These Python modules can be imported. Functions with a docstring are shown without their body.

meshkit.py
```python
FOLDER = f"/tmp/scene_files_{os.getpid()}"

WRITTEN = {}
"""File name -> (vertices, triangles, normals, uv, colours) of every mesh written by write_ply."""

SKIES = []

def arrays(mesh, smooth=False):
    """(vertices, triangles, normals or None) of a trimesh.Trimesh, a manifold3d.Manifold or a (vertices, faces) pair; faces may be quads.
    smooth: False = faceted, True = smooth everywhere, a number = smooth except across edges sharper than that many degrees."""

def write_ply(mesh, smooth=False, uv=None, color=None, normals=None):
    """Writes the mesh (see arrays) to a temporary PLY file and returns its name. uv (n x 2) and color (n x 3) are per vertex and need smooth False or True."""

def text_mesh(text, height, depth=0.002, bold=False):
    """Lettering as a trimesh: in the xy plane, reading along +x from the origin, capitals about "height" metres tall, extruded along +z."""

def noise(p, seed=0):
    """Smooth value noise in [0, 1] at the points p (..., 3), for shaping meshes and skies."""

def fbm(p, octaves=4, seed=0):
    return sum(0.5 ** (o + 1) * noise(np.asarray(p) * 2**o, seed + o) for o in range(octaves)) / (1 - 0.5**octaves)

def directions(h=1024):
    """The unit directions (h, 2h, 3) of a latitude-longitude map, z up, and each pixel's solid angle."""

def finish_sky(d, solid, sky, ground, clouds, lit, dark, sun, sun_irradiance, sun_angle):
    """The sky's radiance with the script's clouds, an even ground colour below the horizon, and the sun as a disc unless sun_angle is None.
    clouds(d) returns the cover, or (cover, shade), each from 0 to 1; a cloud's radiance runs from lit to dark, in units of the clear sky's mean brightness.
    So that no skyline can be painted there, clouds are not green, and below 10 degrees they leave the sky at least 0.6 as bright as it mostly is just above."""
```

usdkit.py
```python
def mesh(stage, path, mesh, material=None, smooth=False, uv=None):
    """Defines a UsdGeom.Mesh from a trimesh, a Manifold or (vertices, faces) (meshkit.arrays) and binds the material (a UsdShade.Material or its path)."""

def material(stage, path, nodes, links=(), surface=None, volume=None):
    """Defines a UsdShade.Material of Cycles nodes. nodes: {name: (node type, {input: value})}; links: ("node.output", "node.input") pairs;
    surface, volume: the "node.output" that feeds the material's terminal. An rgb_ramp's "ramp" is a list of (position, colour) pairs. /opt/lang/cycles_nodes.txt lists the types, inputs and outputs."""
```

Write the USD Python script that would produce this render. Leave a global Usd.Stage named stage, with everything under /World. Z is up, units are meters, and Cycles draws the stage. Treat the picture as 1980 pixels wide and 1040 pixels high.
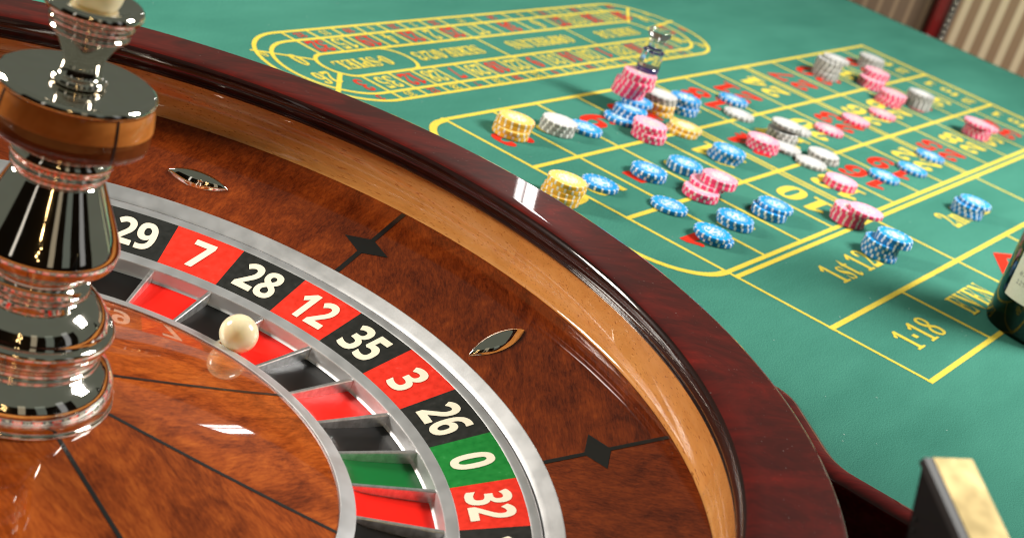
import math, json, random
import numpy as np, trimesh, usdkit
from pxr import Usd, UsdGeom, UsdLux, UsdShade, Gf, Sdf, Vt
from shapely import affinity, union_all
from shapely.geometry import Polygon, LineString, Point, box
random.seed(7); np.random.seed(7)
stage = Usd.Stage.CreateInMemory()
UsdGeom.SetStageUpAxis(stage, 'Z'); UsdGeom.SetStageMetersPerUnit(stage, 1.0)
world = UsdGeom.Xform.Define(stage, '/World'); stage.SetDefaultPrim(world.GetPrim())
UsdGeom.Scope.Define(stage, '/World/Looks')
S = 0.07                       # one betting-layout cell (the working unit of all coordinates below) in metres
pi = math.pi

# ------------------------------------------------------------------ camera
CAM = np.array([-15.76956832, -9.35973396, 6.02191514])
RM = np.array([[0.5346426259212178, -0.7890556395538119, 0.3025697609418193],
               [-0.1737398355557359, -0.45301979842362156, -0.8744069600462288],
               [0.8270258352005276, 0.41492681273273513, -0.37929409168391115]])
FPX = 3231.666                 # focal length in pixels of a 1980 wide picture
cam = UsdGeom.Camera.Define(stage, '/World/camera')
m = np.eye(4); m[0, :3] = RM[0]; m[1, :3] = -RM[1]; m[2, :3] = -RM[2]; m[3, :3] = CAM * S
cam.AddTransformOp().Set(Gf.Matrix4d(*m.ravel().tolist()))
cam.CreateHorizontalApertureAttr(36.0); cam.CreateVerticalApertureAttr(36.0 * 537 / 1024)
cam.CreateFocalLengthAttr(FPX / 1980 * 36.0)
cam.CreateClippingRangeAttr(Gf.Vec2f(0.02, 200.0))
cam.CreateFStopAttr(12.0); cam.CreateFocusDistanceAttr(14.0 * S)
cam.CreateExposureAttr(0.0)

def ray(x, y, z=0.0):          # the point at height z seen at pixel x, y of the 1980 x 1040 photograph
    d = np.array([(x - 990) / FPX, (y - 520) / FPX, 1.0]) @ RM
    return CAM + d * ((z - CAM[2]) / d[2])

# ------------------------------------------------------------------ light: a dim room, its lamps and added reflection panels
def lamp(name, kind, pos, target, color, intensity, **size):
    L = {'rect': UsdLux.RectLight, 'disk': UsdLux.DiskLight, 'sphere': UsdLux.SphereLight}[kind].Define(stage, '/World/' + name)
    p, t = np.array(pos, float) * S, np.array(target, float) * S
    z = p - t; z /= np.linalg.norm(z); x = np.cross([0, 0, 1], z); x /= np.linalg.norm(x); y = np.cross(z, x)
    M = np.eye(4); M[0, :3], M[1, :3], M[2, :3], M[3, :3] = x, y, z, p
    L.AddTransformOp().Set(Gf.Matrix4d(*M.ravel().tolist()))
    L.CreateColorAttr(Gf.Vec3f(*color)); L.CreateIntensityAttr(intensity)
    for k, v in size.items():
        getattr(L, f'Create{k[0].upper()+k[1:]}Attr')(v)
    return L
lamp('key_softbox', 'rect', (7.5, -12.2, 13.5), (1, -4, 0), (1.0, .97, .92), 66.0, width=.34, height=.46)
lamp('side_lamp', 'rect', (-9.6, 9.6, 6.8), (-5.0, -4.0, .4), (1.0, .92, .82), 86.0, width=.20, height=.28)
lamp('standing_lamp', 'rect', (-50.5, -4.7, 17), (-8, -3, 1), (1.0, .95, .86), .9, width=.20, height=1.5)  # these four glowing panels are added out of view for the turret's reflections
lamp('standing_lamp_001', 'rect', (-28.9, -39.3, 17), (-8, -3, 1), (1.0, .86, .62), .30, width=.42, height=1.7)
lamp('standing_lamp_002', 'rect', (-13.6, -44.3, 17), (-8, -3, 1), (.86, 1.0, .88), .13, width=.60, height=1.6)
lamp('standing_lamp_003', 'rect', (5.2, -42.3, 17), (-8, -3, 1), (.95, .97, 1.0), .26, width=.45, height=1.7)
def mirror(px, py, z, tilt, dist):      # where a lamp stands whose image is seen at this pixel of the rim's flat top
    P = ray(px, py, z); d = P - CAM; d /= np.linalg.norm(d)
    o = P[:2] - np.array([-8.516495, -2.555723]); o /= np.linalg.norm(o)
    n = np.array([o[0] * math.sin(tilt), o[1] * math.sin(tilt), math.cos(tilt)])
    return P + (d - 2 * (d @ n) * n) * dist
STRIP = mirror(1022, 385, 1.04, .063, 46)
STRIP2 = mirror(996, 383, 1.04, .063, 46)
lamp('strip_lamp', 'rect', STRIP, (-3.4, -3.06, 1), (1.0, .98, .95), 30.0, width=.024, height=.70)
lamp('strip_lamp_001', 'rect', STRIP2, (-3.4, -3.06, 1), (1.0, .98, .95), 16.0, width=.014, height=.70)
for i in range(9):               # the bulbs of a chandelier, hanging in a chain behind the camera
    a = 2 * pi * i / 3.3
    lamp('chandelier_bulb' + ('_%03d' % i if i else ''), 'sphere', (-40 + 1.8 * math.cos(a), -30 + 1.8 * math.sin(a), 11 + 2.1 * i), (0, 0, 0), (1.0, .66, .28), 34.0, radius=.026)
dome = UsdLux.DomeLight.Define(stage, '/World/room_light')
dome.CreateIntensityAttr(1.0)
dm = usdkit.material(stage, '/World/Looks/room', {'b': ('background_shader', {'color': (.57, .62, .50), 'strength': .20})}, [], surface='b.background')
UsdShade.MaterialBindingAPI.Apply(dome.GetPrim()).Bind(dm)

# ------------------------------------------------------------------ names and helpers
USED = {}
def numbered(path):
    n = USED.get(path, 0); USED[path] = n + 1
    return path if n == 0 else '%s_%03d' % (path, n)
def tag(prim, label=None, cat=None, group=None, kind=None):
    for k, v in (('label', label), ('category', cat), ('group', group), ('kind', kind)):
        if v: prim.SetCustomDataByKey(k, v)
    return prim
def thing(name, label, cat, loc=None, rotz=0.0, group=None):
    x = UsdGeom.Xform.Define(stage, numbered('/World/' + name))
    if loc is not None:
        x.AddTranslateOp().Set(Gf.Vec3d(*(np.array(loc, float) * S).tolist())); x.AddRotateZOp().Set(float(math.degrees(rotz)))
    return tag(x.GetPrim(), label, cat, group)
def obj(name, mesh, mat, parent=None, smooth=30, label=None, kind=None):
    base = str(parent.GetPath()) if parent is not None else '/World'
    if isinstance(mesh, (tuple, list)):
        v, f = np.asarray(mesh[0], float) * S, np.asarray(mesh[1])
        mesh = (v, f)
    else:
        mesh = trimesh.Trimesh(np.asarray(mesh.vertices) * S, mesh.faces, process=False)
    p = usdkit.mesh(stage, numbered(base + '/' + name), mesh, mat, smooth=smooth).GetPrim()
    return tag(p, label, None, None, kind)

def join(parts):
    V, F, n = [], [], 0
    for v, f in parts:
        f = np.asarray(f)
        if f.shape[1] == 4: f = np.vstack([f[:, [0, 1, 2]], f[:, [0, 2, 3]]])
        V.append(np.asarray(v, float)); F.append(f + n); n += len(v)
    return np.vstack(V), np.vstack(F)
def lathe(profile, n=192, a0=0.0, a1=2 * pi, c=(0, 0)):
    """Revolves (radius, z) pairs, listed so that the outside lies to the right of the direction of travel seen in the r-z plane."""
    pr = np.array(profile, float); full = abs(a1 - a0 - 2 * pi) < 1e-9
    a = np.linspace(a0, a1, n + 1)[: n if full else n + 1]; k, na = len(pr), len(a)
    v = np.stack([np.outer(np.cos(a), pr[:, 0]) + c[0], np.outer(np.sin(a), pr[:, 0]) + c[1], np.tile(pr[:, 1], (na, 1))], -1).reshape(-1, 3)
    i, j = np.meshgrid(np.arange(na if full else na - 1), np.arange(k - 1), indexing='ij')
    i2 = (i + 1) % na
    return v, np.stack([i * k + j, i2 * k + j, i2 * k + j + 1, i * k + j + 1], -1).reshape(-1, 4)
def smoothline(pts, n=6):
    """Catmull-Rom through the points (open)."""
    p = np.array(pts, float); q = np.vstack([2 * p[0] - p[1], p, 2 * p[-1] - p[-2]]); out = []
    for i in range(1, len(q) - 2):
        for t in np.linspace(0, 1, n, endpoint=False):
            a, b, c, d = q[i - 1:i + 3]
            out.append(.5 * (2 * b + (c - a) * t + (2 * a - 5 * b + 4 * c - d) * t * t + (3 * b - a - 3 * c + d) * t ** 3))
    return np.array(out + [p[-1]])
def rbox(x0, x1, y0, y1, z0, z1, r=.02):
    """A box with its edges rounded off."""
    import manifold3d as mf
    s = mf.Manifold.sphere(r, 12)
    return mf.Manifold.batch_hull([s.translate((x, y, z)) for x in (x0 + r, x1 - r) for y in (y0 + r, y1 - r) for z in (z0 + r, z1 - r)])
def man(m_):
    q = m_.to_mesh(); return np.array(q.vert_properties[:, :3], float), np.array(q.tri_verts)
def flat(shape, z):
    """A flat print: shapely polygon(s) as a sheet facing up at height z."""
    V, F, n = [], [], 0
    for g in getattr(shape, 'geoms', [shape]):
        if g.geom_type != 'Polygon' or g.area < 1e-7: continue
        v, f = trimesh.creation.triangulate_polygon(g, engine='earcut')
        v = np.asarray(v); f = np.asarray(f)
        a = v[f[:, 1]] - v[f[:, 0]]; b = v[f[:, 2]] - v[f[:, 0]]
        neg = (a[:, 0] * b[:, 1] - a[:, 1] * b[:, 0]) < 0
        f[neg] = f[neg][:, ::-1]
        V.append(np.c_[v, np.full(len(v), z)]); F.append(f + n); n += len(v)
    return np.vstack(V), np.vstack(F)
def sweep(path, profile, closed=False):
    """Sweeps a closed (offset to the left, z) profile along a plan path."""
    p = np.array(path, float); n = len(p); k = len(profile)
    d = np.roll(p, -1, 0) - p
    if not closed: d[-1] = d[-2]
    d /= np.linalg.norm(d, axis=1)[:, None]
    e = np.roll(d, 1, 0)
    if not closed: e[0] = d[0]
    nl = np.c_[-d[:, 1], d[:, 0]] + np.c_[-e[:, 1], e[:, 0]]
    nl /= (nl ** 2).sum(1)[:, None] / 2
    pr = np.array(profile, float)
    v = np.concatenate([p[:, None, :] + nl[:, None, :] * pr[None, :, :1], np.broadcast_to(pr[None, :, 1:], (n, k, 1))], -1).reshape(-1, 3)
    i, j = np.meshgrid(np.arange(n if closed else n - 1), np.arange(k), indexing='ij')
    i2, j2 = (i + 1) % n, (j + 1) % k
    f = np.stack([i * k + j, i2 * k + j, i2 * k + j2, i * k + j2], -1).reshape(-1, 4)
    f = np.vstack([f[:, [0, 1, 2]], f[:, [0, 2, 3]]])
    if not closed:
        cap = np.array([[0, t, t + 1] for t in range(1, k - 1)])
        f = np.vstack([f, cap, (cap + (n - 1) * k)[:, ::-1]])
    return v, f
def fillet(pts, r, n=6):
    """Rounds the inner corners of a plan polyline."""
    p = [np.array(q, float) for q in pts]; out = [p[0]]
    for a, b, c in zip(p, p[1:], p[2:]):
        u, w = (a - b) / np.linalg.norm(a - b), (c - b) / np.linalg.norm(c - b)
        A, B = b + u * r, b + w * r
        for t in np.linspace(0, 1, n): out.append((1 - t) ** 2 * A + 2 * t * (1 - t) * b + t * t * B)
    return np.array(out + [p[-1]])

# ------------------------------------------------------------------ lettering (outlines of a slab serif "s" and a bold sans "n"; capitals 1000 high)
GLYPHS = json.loads('''{"s0":[783,[[[49,413,49,594,66,724,105,843,143,906,171,937,217,972,283,1000,332,1010,409,1014,486,1003,528,990,577,962,626,916,682,825,717,710,734,566,734,437,720,311,692,203,657,129,622,80,594,52,521,7,430,-14,353,-14,304,-7,227,21,196,42,147,91,98,175,66,280],[266,375,283,213,301,150,315,121,337,95,377,77,406,77,442,91,464,114,479,139,503,238,517,403,517,597,507,738,489,833,461,890,446,905,417,919,388,923,344,908,312,872,290,819,276,745,266,626]]]],"n0":[801,[[[49,469,56,640,84,783,126,878,154,916,203,962,262,993,329,1010,465,1010,521,996,584,965,654,895,699,811,731,706,748,566,748,430,731,283,703,185,657,101,594,38,545,10,490,-7,441,-14,360,-14,276,4,199,45,143,105,94,199,63,318],[259,469,273,304,290,237,312,198,334,175,378,157,420,158,467,179,492,208,507,237,524,300,538,427,538,569,531,654,517,728,496,785,481,806,456,828,420,843,377,843,334,824,305,792,283,738,266,647]]]],"s1":[783,[[[59,825,137,850,208,885,367,1003,528,1003,532,126,546,92,569,77,713,73,713,0,136,0,136,73,277,77,288,81,310,103,318,126,322,854,313,856,213,748,157,720,112,724,77,752,63,780]]]],"n1":[801,[[[84,738,94,755,399,996,577,1000,577,0,367,0,370,765,362,765,301,706,185,615]]]],"s2":[783,[[[49,147,296,396,391,512,419,558,451,628,472,745,465,843,440,894,407,919,385,926,339,927,295,908,273,886,259,861,238,780,234,685,175,689,126,703,80,734,59,776,56,853,73,899,112,944,154,972,217,996,262,1007,343,1014,434,1010,521,993,577,969,636,920,675,850,682,815,682,745,664,678,612,587,545,507,191,158,542,157,582,179,608,208,622,241,633,294,717,294,710,0,49,0]]]],"n2":[801,[[[52,867,112,920,206,976,294,1003,388,1014,469,1010,545,993,629,948,675,902,706,850,720,808,727,752,720,668,699,601,650,517,605,462,318,182,752,178,755,0,56,0,56,150,348,442,433,533,482,600,503,642,517,723,514,752,499,789,470,818,419,836,364,836,300,818,222,775,168,734]]]],"s3":[783,[[[38,140,42,189,63,227,115,259,157,262,161,217,175,170,215,120,251,98,304,84,353,84,389,91,439,116,471,152,493,203,503,277,500,325,482,376,471,394,421,440,386,458,346,468,199,472,199,559,314,559,350,567,397,588,437,631,465,710,469,797,458,847,433,893,410,912,374,927,328,926,288,908,266,883,248,847,234,776,231,710,203,710,119,727,84,748,66,769,52,801,49,843,59,888,73,913,112,951,157,979,234,1003,283,1010,381,1014,476,1003,528,990,598,955,643,913,668,871,678,839,682,748,675,717,650,661,608,612,552,570,485,534,489,528,570,503,626,472,675,427,703,381,717,325,717,245,703,178,668,112,633,73,594,45,496,4,388,-14,287,-14,182,4,105,38,59,84]]]],"n3":[801,[[[52,42,52,217,132,185,231,161,284,154,388,157,463,182,495,211,517,255,524,301,517,347,506,369,481,394,456,409,363,430,206,434,206,594,367,598,427,612,467,634,492,663,507,703,507,752,492,792,464,821,441,832,388,843,343,843,258,825,150,769,56,916,91,941,171,979,255,1003,304,1010,402,1014,479,1007,559,986,622,955,675,906,706,846,713,815,713,731,706,699,682,643,647,601,584,556,516,531,513,525,520,518,556,514,601,500,650,476,699,434,727,388,741,343,745,266,734,206,703,133,647,70,612,45,524,7,437,-10,287,-14,217,-7,133,10]]]],"s4":[783,[[[18,346,413,996,608,1000,608,357,755,353,755,259,609,257,612,140,623,110,649,88,682,77,741,73,741,0,252,0,252,73,311,73,347,81,372,92,395,114,406,151,405,257,21,259],[122,360,125,353,405,355,410,840,396,827,329,699]]]],"n4":[801,[[[25,357,458,996,654,1000,657,374,776,371,776,206,658,203,657,0,451,0,448,206,24,206],[217,378,220,371,450,372,456,749,448,746,409,668]]]],"s5":[783,[[[56,133,56,178,70,213,105,241,143,252,168,252,168,227,182,174,204,135,225,113,247,98,297,84,364,88,411,106,454,145,475,185,493,262,493,346,482,399,454,453,418,485,382,503,335,514,252,514,143,490,84,514,129,1000,657,1000,664,745,584,745,566,816,551,835,535,843,223,846,217,839,196,601,200,587,255,601,332,608,465,598,535,577,584,552,650,496,689,430,706,360,706,255,699,217,682,164,657,122,591,56,510,14,413,-10,290,-14,189,4,133,28,84,70]]]],"n5":[801,[[[70,220,171,182,245,164,305,157,402,164,452,182,495,218,517,262,524,311,517,364,503,397,474,429,434,451,378,465,315,469,227,458,171,444,87,490,126,1000,664,1000,664,818,313,818,308,804,294,630,307,626,350,636,472,636,538,622,619,584,685,517,713,469,731,409,734,280,713,192,671,115,640,80,594,45,556,24,496,4,388,-14,287,-14,199,-3,140,10,70,38]]]],"s6":[783,[[[63,402,66,566,94,710,122,787,161,857,238,941,273,965,353,1000,406,1010,482,1014,552,1007,605,993,657,965,685,937,699,913,710,874,706,829,689,797,671,780,640,762,598,752,542,748,538,811,528,861,513,893,495,915,462,930,430,930,372,905,333,862,301,798,280,727,262,612,266,566,315,591,402,612,496,612,549,601,587,587,629,563,668,528,689,500,713,451,731,381,734,304,727,238,710,175,689,129,657,84,622,49,549,7,451,-14,374,-14,329,-7,266,14,227,35,164,91,115,168,84,255],[259,459,262,364,273,276,297,185,315,149,358,99,380,84,415,77,456,88,485,113,510,156,528,238,528,374,517,427,499,470,463,510,430,524,388,528,345,517,281,482]]]],"n6":[801,[[[49,371,52,531,66,633,80,689,112,773,133,811,168,860,224,916,304,965,416,1000,511,1010,594,1010,685,1000,685,832,570,846,497,843,436,832,373,807,319,764,287,722,259,647,245,570,245,538,250,534,304,598,346,626,416,647,482,650,542,643,605,622,654,591,689,556,724,500,745,437,755,353,752,269,738,203,713,143,685,101,636,52,563,10,521,-3,455,-14,378,-14,329,-7,227,31,150,94,108,154,84,203,66,255],[259,322,277,254,316,194,367,161,406,154,440,157,495,183,524,215,545,273,549,363,538,406,524,435,491,468,441,486,388,486,334,468,288,429,262,378]]]],"s7":[783,[[[63,706,70,1000,734,1000,731,913,350,0,231,3,599,843,202,842,187,835,161,805,154,783,147,706]]]],"n7":[801,[[[38,822,38,1000,755,996,755,864,378,0,157,0,157,7,528,819]]]],"s8":[783,[[[42,224,42,283,49,322,80,385,143,444,242,505,171,556,133,594,105,633,80,692,73,734,77,808,91,857,122,913,168,955,224,986,266,1000,329,1010,419,1014,486,1007,559,986,612,955,657,906,682,860,696,804,692,717,671,664,622,612,516,542,594,496,647,458,689,416,724,357,734,325,741,273,738,213,717,143,685,94,619,38,577,17,507,-3,430,-14,336,-14,276,-7,196,17,115,70,80,112,59,154],[231,224,245,163,263,131,292,99,346,70,416,66,477,92,520,138,542,196,545,262,527,316,485,366,403,419,339,448,288,404,249,347,231,280],[273,742,291,687,333,641,401,598,428,591,485,641,503,670,514,702,521,786,514,826,496,868,453,915,417,930,367,930,331,916,302,887,287,861,273,811]]]],"n8":[801,[[[49,220,49,287,56,329,84,395,136,455,235,522,185,559,133,612,108,647,91,685,80,734,80,808,94,860,122,906,168,948,224,979,304,1003,350,1010,451,1010,528,996,612,962,650,934,696,878,713,832,720,780,713,706,692,654,661,612,622,577,548,527,654,455,696,413,734,350,748,301,748,217,727,147,692,94,619,35,517,-3,444,-14,350,-14,273,-3,206,17,164,38,122,70,91,105,66,150],[245,249,259,205,303,161,357,143,440,143,501,165,530,190,552,238,552,287,541,316,502,363,449,402,388,434,330,401,274,352,248,301],[280,731,294,694,312,673,365,634,399,617,435,634,492,676,517,723,521,765,506,809,480,835,427,857,374,857,324,839,294,813,280,780]]]],"s9":[783,[[[49,633,52,745,77,832,98,874,126,913,171,955,217,983,315,1010,381,1014,444,1007,503,990,545,969,580,944,619,906,664,836,685,787,706,710,720,570,717,451,699,332,675,245,629,150,573,80,535,49,476,14,423,-3,357,-14,273,-14,213,-3,157,21,122,49,105,73,91,108,87,157,105,199,122,213,150,224,157,224,165,198,204,131,236,99,272,81,308,73,357,77,393,91,429,120,465,174,493,251,510,336,521,466,512,468,479,434,448,413,381,388,287,385,220,399,157,430,94,493,63,559],[252,644,262,583,280,541,309,508,335,493,361,486,409,486,434,493,464,508,506,551,521,577,521,646,503,776,475,851,428,905,388,920,349,916,320,901,294,876,273,837,259,783,252,730]]]],"n9":[801,[[[45,612,49,741,77,836,122,906,168,948,206,972,297,1003,413,1010,483,1000,524,986,570,965,619,930,675,867,710,804,734,731,748,643,748,486,731,357,685,220,626,129,584,87,535,52,472,21,430,7,304,-14,185,-14,119,-7,115,164,207,150,269,150,364,165,432,193,492,246,517,286,542,356,556,458,547,461,517,420,479,385,409,353,297,346,238,357,178,381,112,437,70,507],[248,647,266,576,302,532,353,511,416,511,470,532,513,572,538,626,538,682,528,728,510,767,467,817,416,839,360,839,309,817,270,774,252,717]]]],"sS":[853,[[[96,345,140,342,166,242,203,164,244,108,289,70,371,37,463,33,508,44,538,59,576,93,599,131,610,173,610,217,587,274,535,326,276,460,206,511,173,544,132,607,114,662,114,798,129,849,176,926,232,974,301,1007,393,1022,463,1018,526,1007,639,974,668,974,690,991,702,1022,743,1022,743,699,706,699,691,751,661,814,616,877,542,940,482,967,405,974,329,952,284,910,269,879,261,845,269,786,284,755,325,714,377,681,632,559,680,526,750,449,768,412,783,357,787,257,765,165,728,103,680,55,643,29,588,4,522,-15,467,-22,346,-18,294,-7,213,22,170,26,144,6,136,-22,96,-22]]]],"sE":[967,[[[29,0,29,37,100,44,127,56,142,71,158,102,165,148,162,871,154,902,131,937,88,956,37,960,37,996,875,996,871,699,838,702,831,754,816,799,786,851,752,885,707,911,633,934,577,941,452,941,425,933,409,917,401,889,403,538,490,544,557,578,588,616,606,653,625,717,629,754,665,757,665,257,629,261,621,327,606,379,568,440,549,455,497,478,459,485,403,485,401,118,417,82,456,63,581,63,651,74,699,88,774,129,815,167,867,241,901,312,941,312,882,0]]]],"sR":[1037,[[[33,0,33,37,111,52,142,75,162,133,162,867,154,898,131,933,93,952,37,960,37,996,603,993,691,978,761,956,842,908,882,860,908,798,912,691,901,647,875,599,842,563,801,533,757,511,697,492,695,481,968,79,995,52,1018,41,1051,37,1051,0,739,0,440,463,397,459,401,125,412,87,436,60,474,44,529,37,529,0],[401,890,398,517,405,511,503,515,582,541,624,579,639,601,662,676,662,794,636,873,598,914,571,930,511,945,471,945,433,937,413,921]]]],"sI":[570,[[[29,37,89,48,123,63,150,90,162,121,165,867,158,905,138,936,88,956,29,960,29,996,537,996,533,960,463,952,424,933,408,909,401,878,401,132,412,91,428,71,463,52,537,40,537,0,29,0]]]],"sO":[1151,[[[59,482,70,614,96,702,136,783,195,860,276,930,360,978,449,1007,566,1022,695,1011,779,985,864,941,930,890,1000,809,1044,732,1077,636,1092,533,1088,423,1074,349,1029,239,978,162,908,92,846,48,728,-4,632,-22,511,-22,430,-7,368,15,309,44,228,103,158,180,107,268,70,382],[316,471,324,361,349,235,398,131,446,75,484,48,521,33,599,26,640,33,678,48,731,90,760,131,786,183,812,272,831,427,831,566,816,695,794,780,757,858,704,922,667,948,629,963,595,971,544,971,496,959,458,941,405,892,368,828,338,736,320,606]]]],"sP":[915,[[[33,0,33,37,111,52,142,75,162,133,162,867,154,898,131,933,93,952,37,960,37,996,610,993,732,967,776,945,816,915,849,879,879,827,890,794,897,735,893,676,882,632,846,566,776,504,687,467,607,452,397,445,397,166,405,110,412,87,436,59,474,44,529,37,529,0],[401,905,401,504,481,504,545,519,579,538,602,560,628,617,640,681,640,764,628,831,598,896,568,922,534,937,492,945,437,941,417,929]]]],"sH":[1147,[[[33,0,33,37,111,52,142,75,162,133,162,867,154,898,131,933,93,952,37,960,37,996,529,996,529,960,451,948,420,929,405,898,397,841,397,556,405,548,742,548,750,554,750,841,742,901,727,929,696,948,618,960,618,996,1110,996,1110,960,1054,952,1013,933,993,902,985,871,985,133,1004,79,1024,60,1058,44,1110,37,1110,0,618,0,618,37,689,48,712,60,739,95,750,166,750,477,742,485,405,485,397,479,397,166,405,110,412,87,436,59,474,44,529,37,529,0]]]],"sL":[934,[[[33,0,33,37,111,52,142,75,162,133,162,871,147,917,123,940,85,956,37,960,37,996,548,996,548,960,474,956,436,941,416,920,401,879,397,166,405,106,425,74,441,66,497,59,610,66,696,89,771,133,819,185,867,267,893,338,934,338,879,0]]]],"sN":[1081,[[[40,960,40,996,346,996,852,378,857,382,853,883,841,917,818,941,787,952,724,960,724,996,1051,996,1048,960,1000,956,961,940,942,921,926,878,923,-22,875,-18,240,755,235,750,235,125,251,79,270,60,323,41,360,40,364,0,40,0,40,37,100,44,123,52,146,71,165,129,165,849,79,947]]]],"sV":[938,[[[-29,960,-29,996,463,996,460,960,415,959,358,944,335,913,335,882,350,833,544,363,566,325,581,348,746,782,776,875,776,912,756,940,717,956,654,960,654,996,967,996,967,960,929,956,899,940,865,899,842,854,504,-29,467,-29,452,-4,73,884,54,914,28,940]]]],"sZ":[967,[[[44,26,599,934,595,941,419,941,304,919,244,885,210,851,158,762,136,695,99,691,125,996,890,996,890,967,341,67,345,62,595,66,651,77,726,107,782,148,837,219,871,289,890,357,926,360,893,4,44,0]]]],"ss":[632,[[[77,232,118,232,136,164,166,112,200,74,256,41,284,33,353,37,384,52,403,71,419,103,419,146,400,186,347,227,191,305,151,335,110,379,88,423,81,456,85,537,92,562,125,621,158,654,221,687,276,699,335,699,434,673,477,669,495,681,504,699,533,699,533,485,500,485,466,564,440,598,403,628,368,643,298,647,267,635,240,608,228,569,240,524,274,490,456,397,493,371,537,324,551,294,562,246,562,165,551,118,522,63,460,7,390,-18,279,-18,177,18,148,18,122,2,114,-18,77,-18]]]],"st":[500,[[[44,658,179,792,249,877,279,926,316,926,317,682,456,676,456,610,316,607,320,128,328,108,344,93,378,88,406,100,429,123,449,162,485,147,485,136,463,92,437,55,404,22,353,-7,279,-22,206,-15,158,7,121,55,107,114,107,606,44,610]]]],"sn":[835,[[[40,37,63,37,90,49,102,61,114,93,114,584,102,619,90,631,59,643,40,643,40,680,324,680,328,594,393,658,426,676,485,695,540,699,596,691,640,673,680,636,713,566,724,496,724,92,736,61,751,45,772,37,794,37,794,0,441,0,441,33,488,45,510,79,515,100,515,511,507,552,495,576,479,588,448,596,388,580,347,547,324,514,324,96,335,61,351,45,371,37,393,37,393,0,40,0]]]],"sd":[809,[[[44,265,44,386,63,482,107,577,169,647,202,669,257,691,331,699,401,684,441,662,480,626,488,626,485,909,477,928,461,944,438,956,386,963,386,996,699,996,699,133,706,98,726,75,772,62,772,22,651,15,489,-22,489,67,484,71,430,15,371,-15,335,-22,276,-22,228,-11,158,29,121,66,96,103,63,176],[257,273,276,150,295,105,310,85,352,63,390,63,432,82,462,112,489,166,489,529,474,568,447,595,401,614,360,614,318,595,295,568,276,523,261,445]]]],"so":[735,[[[40,305,48,426,70,500,103,562,129,596,173,636,235,673,294,691,357,699,423,695,482,680,548,647,592,610,632,562,669,493,684,445,695,368,691,268,680,217,647,136,618,92,555,33,496,0,434,-18,335,-22,287,-15,199,22,158,51,103,114,70,176,51,232],[257,218,276,95,295,61,314,41,349,26,390,26,425,41,444,60,467,110,478,188,478,474,467,555,452,601,421,639,387,654,353,654,314,639,295,619,276,582,257,456]]]]}''')
def glyph(style, ch):
    adv, polys = GLYPHS[style + ch]
    return adv, union_all([Polygon(np.reshape(q[0], (-1, 2)), [np.reshape(h, (-1, 2)) for h in q[1:]]).buffer(0) for q in polys])
def text(s, height, style='s', squeeze=1.0, gap=0.0, weight=0.0):
    """Lettering centred on the origin, reading along +x, capitals `height` tall."""
    x, out = 0.0, []
    for ch in s:
        if ch == ' ': x += 320; continue
        if ch in '-/':
            if ch == '-': out.append(box(x + 90, 380, x + 330, 560)); x += 420
            else: out.append(Polygon([(x + 20, 0), (x + 130, 0), (x + 400, 1000), (x + 290, 1000)])); x += 430
            continue
        adv, g = glyph(style, ch); out.append(affinity.translate(g, x, 0)); x += adv + gap
    g = union_all(out)
    if weight: g = g.buffer(weight).simplify(4)
    b = g.bounds
    g = affinity.translate(g, -(b[0] + b[2]) / 2, -500)
    return affinity.scale(g, height / 1000 * squeeze, height / 1000, origin=(0, 0))

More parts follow.
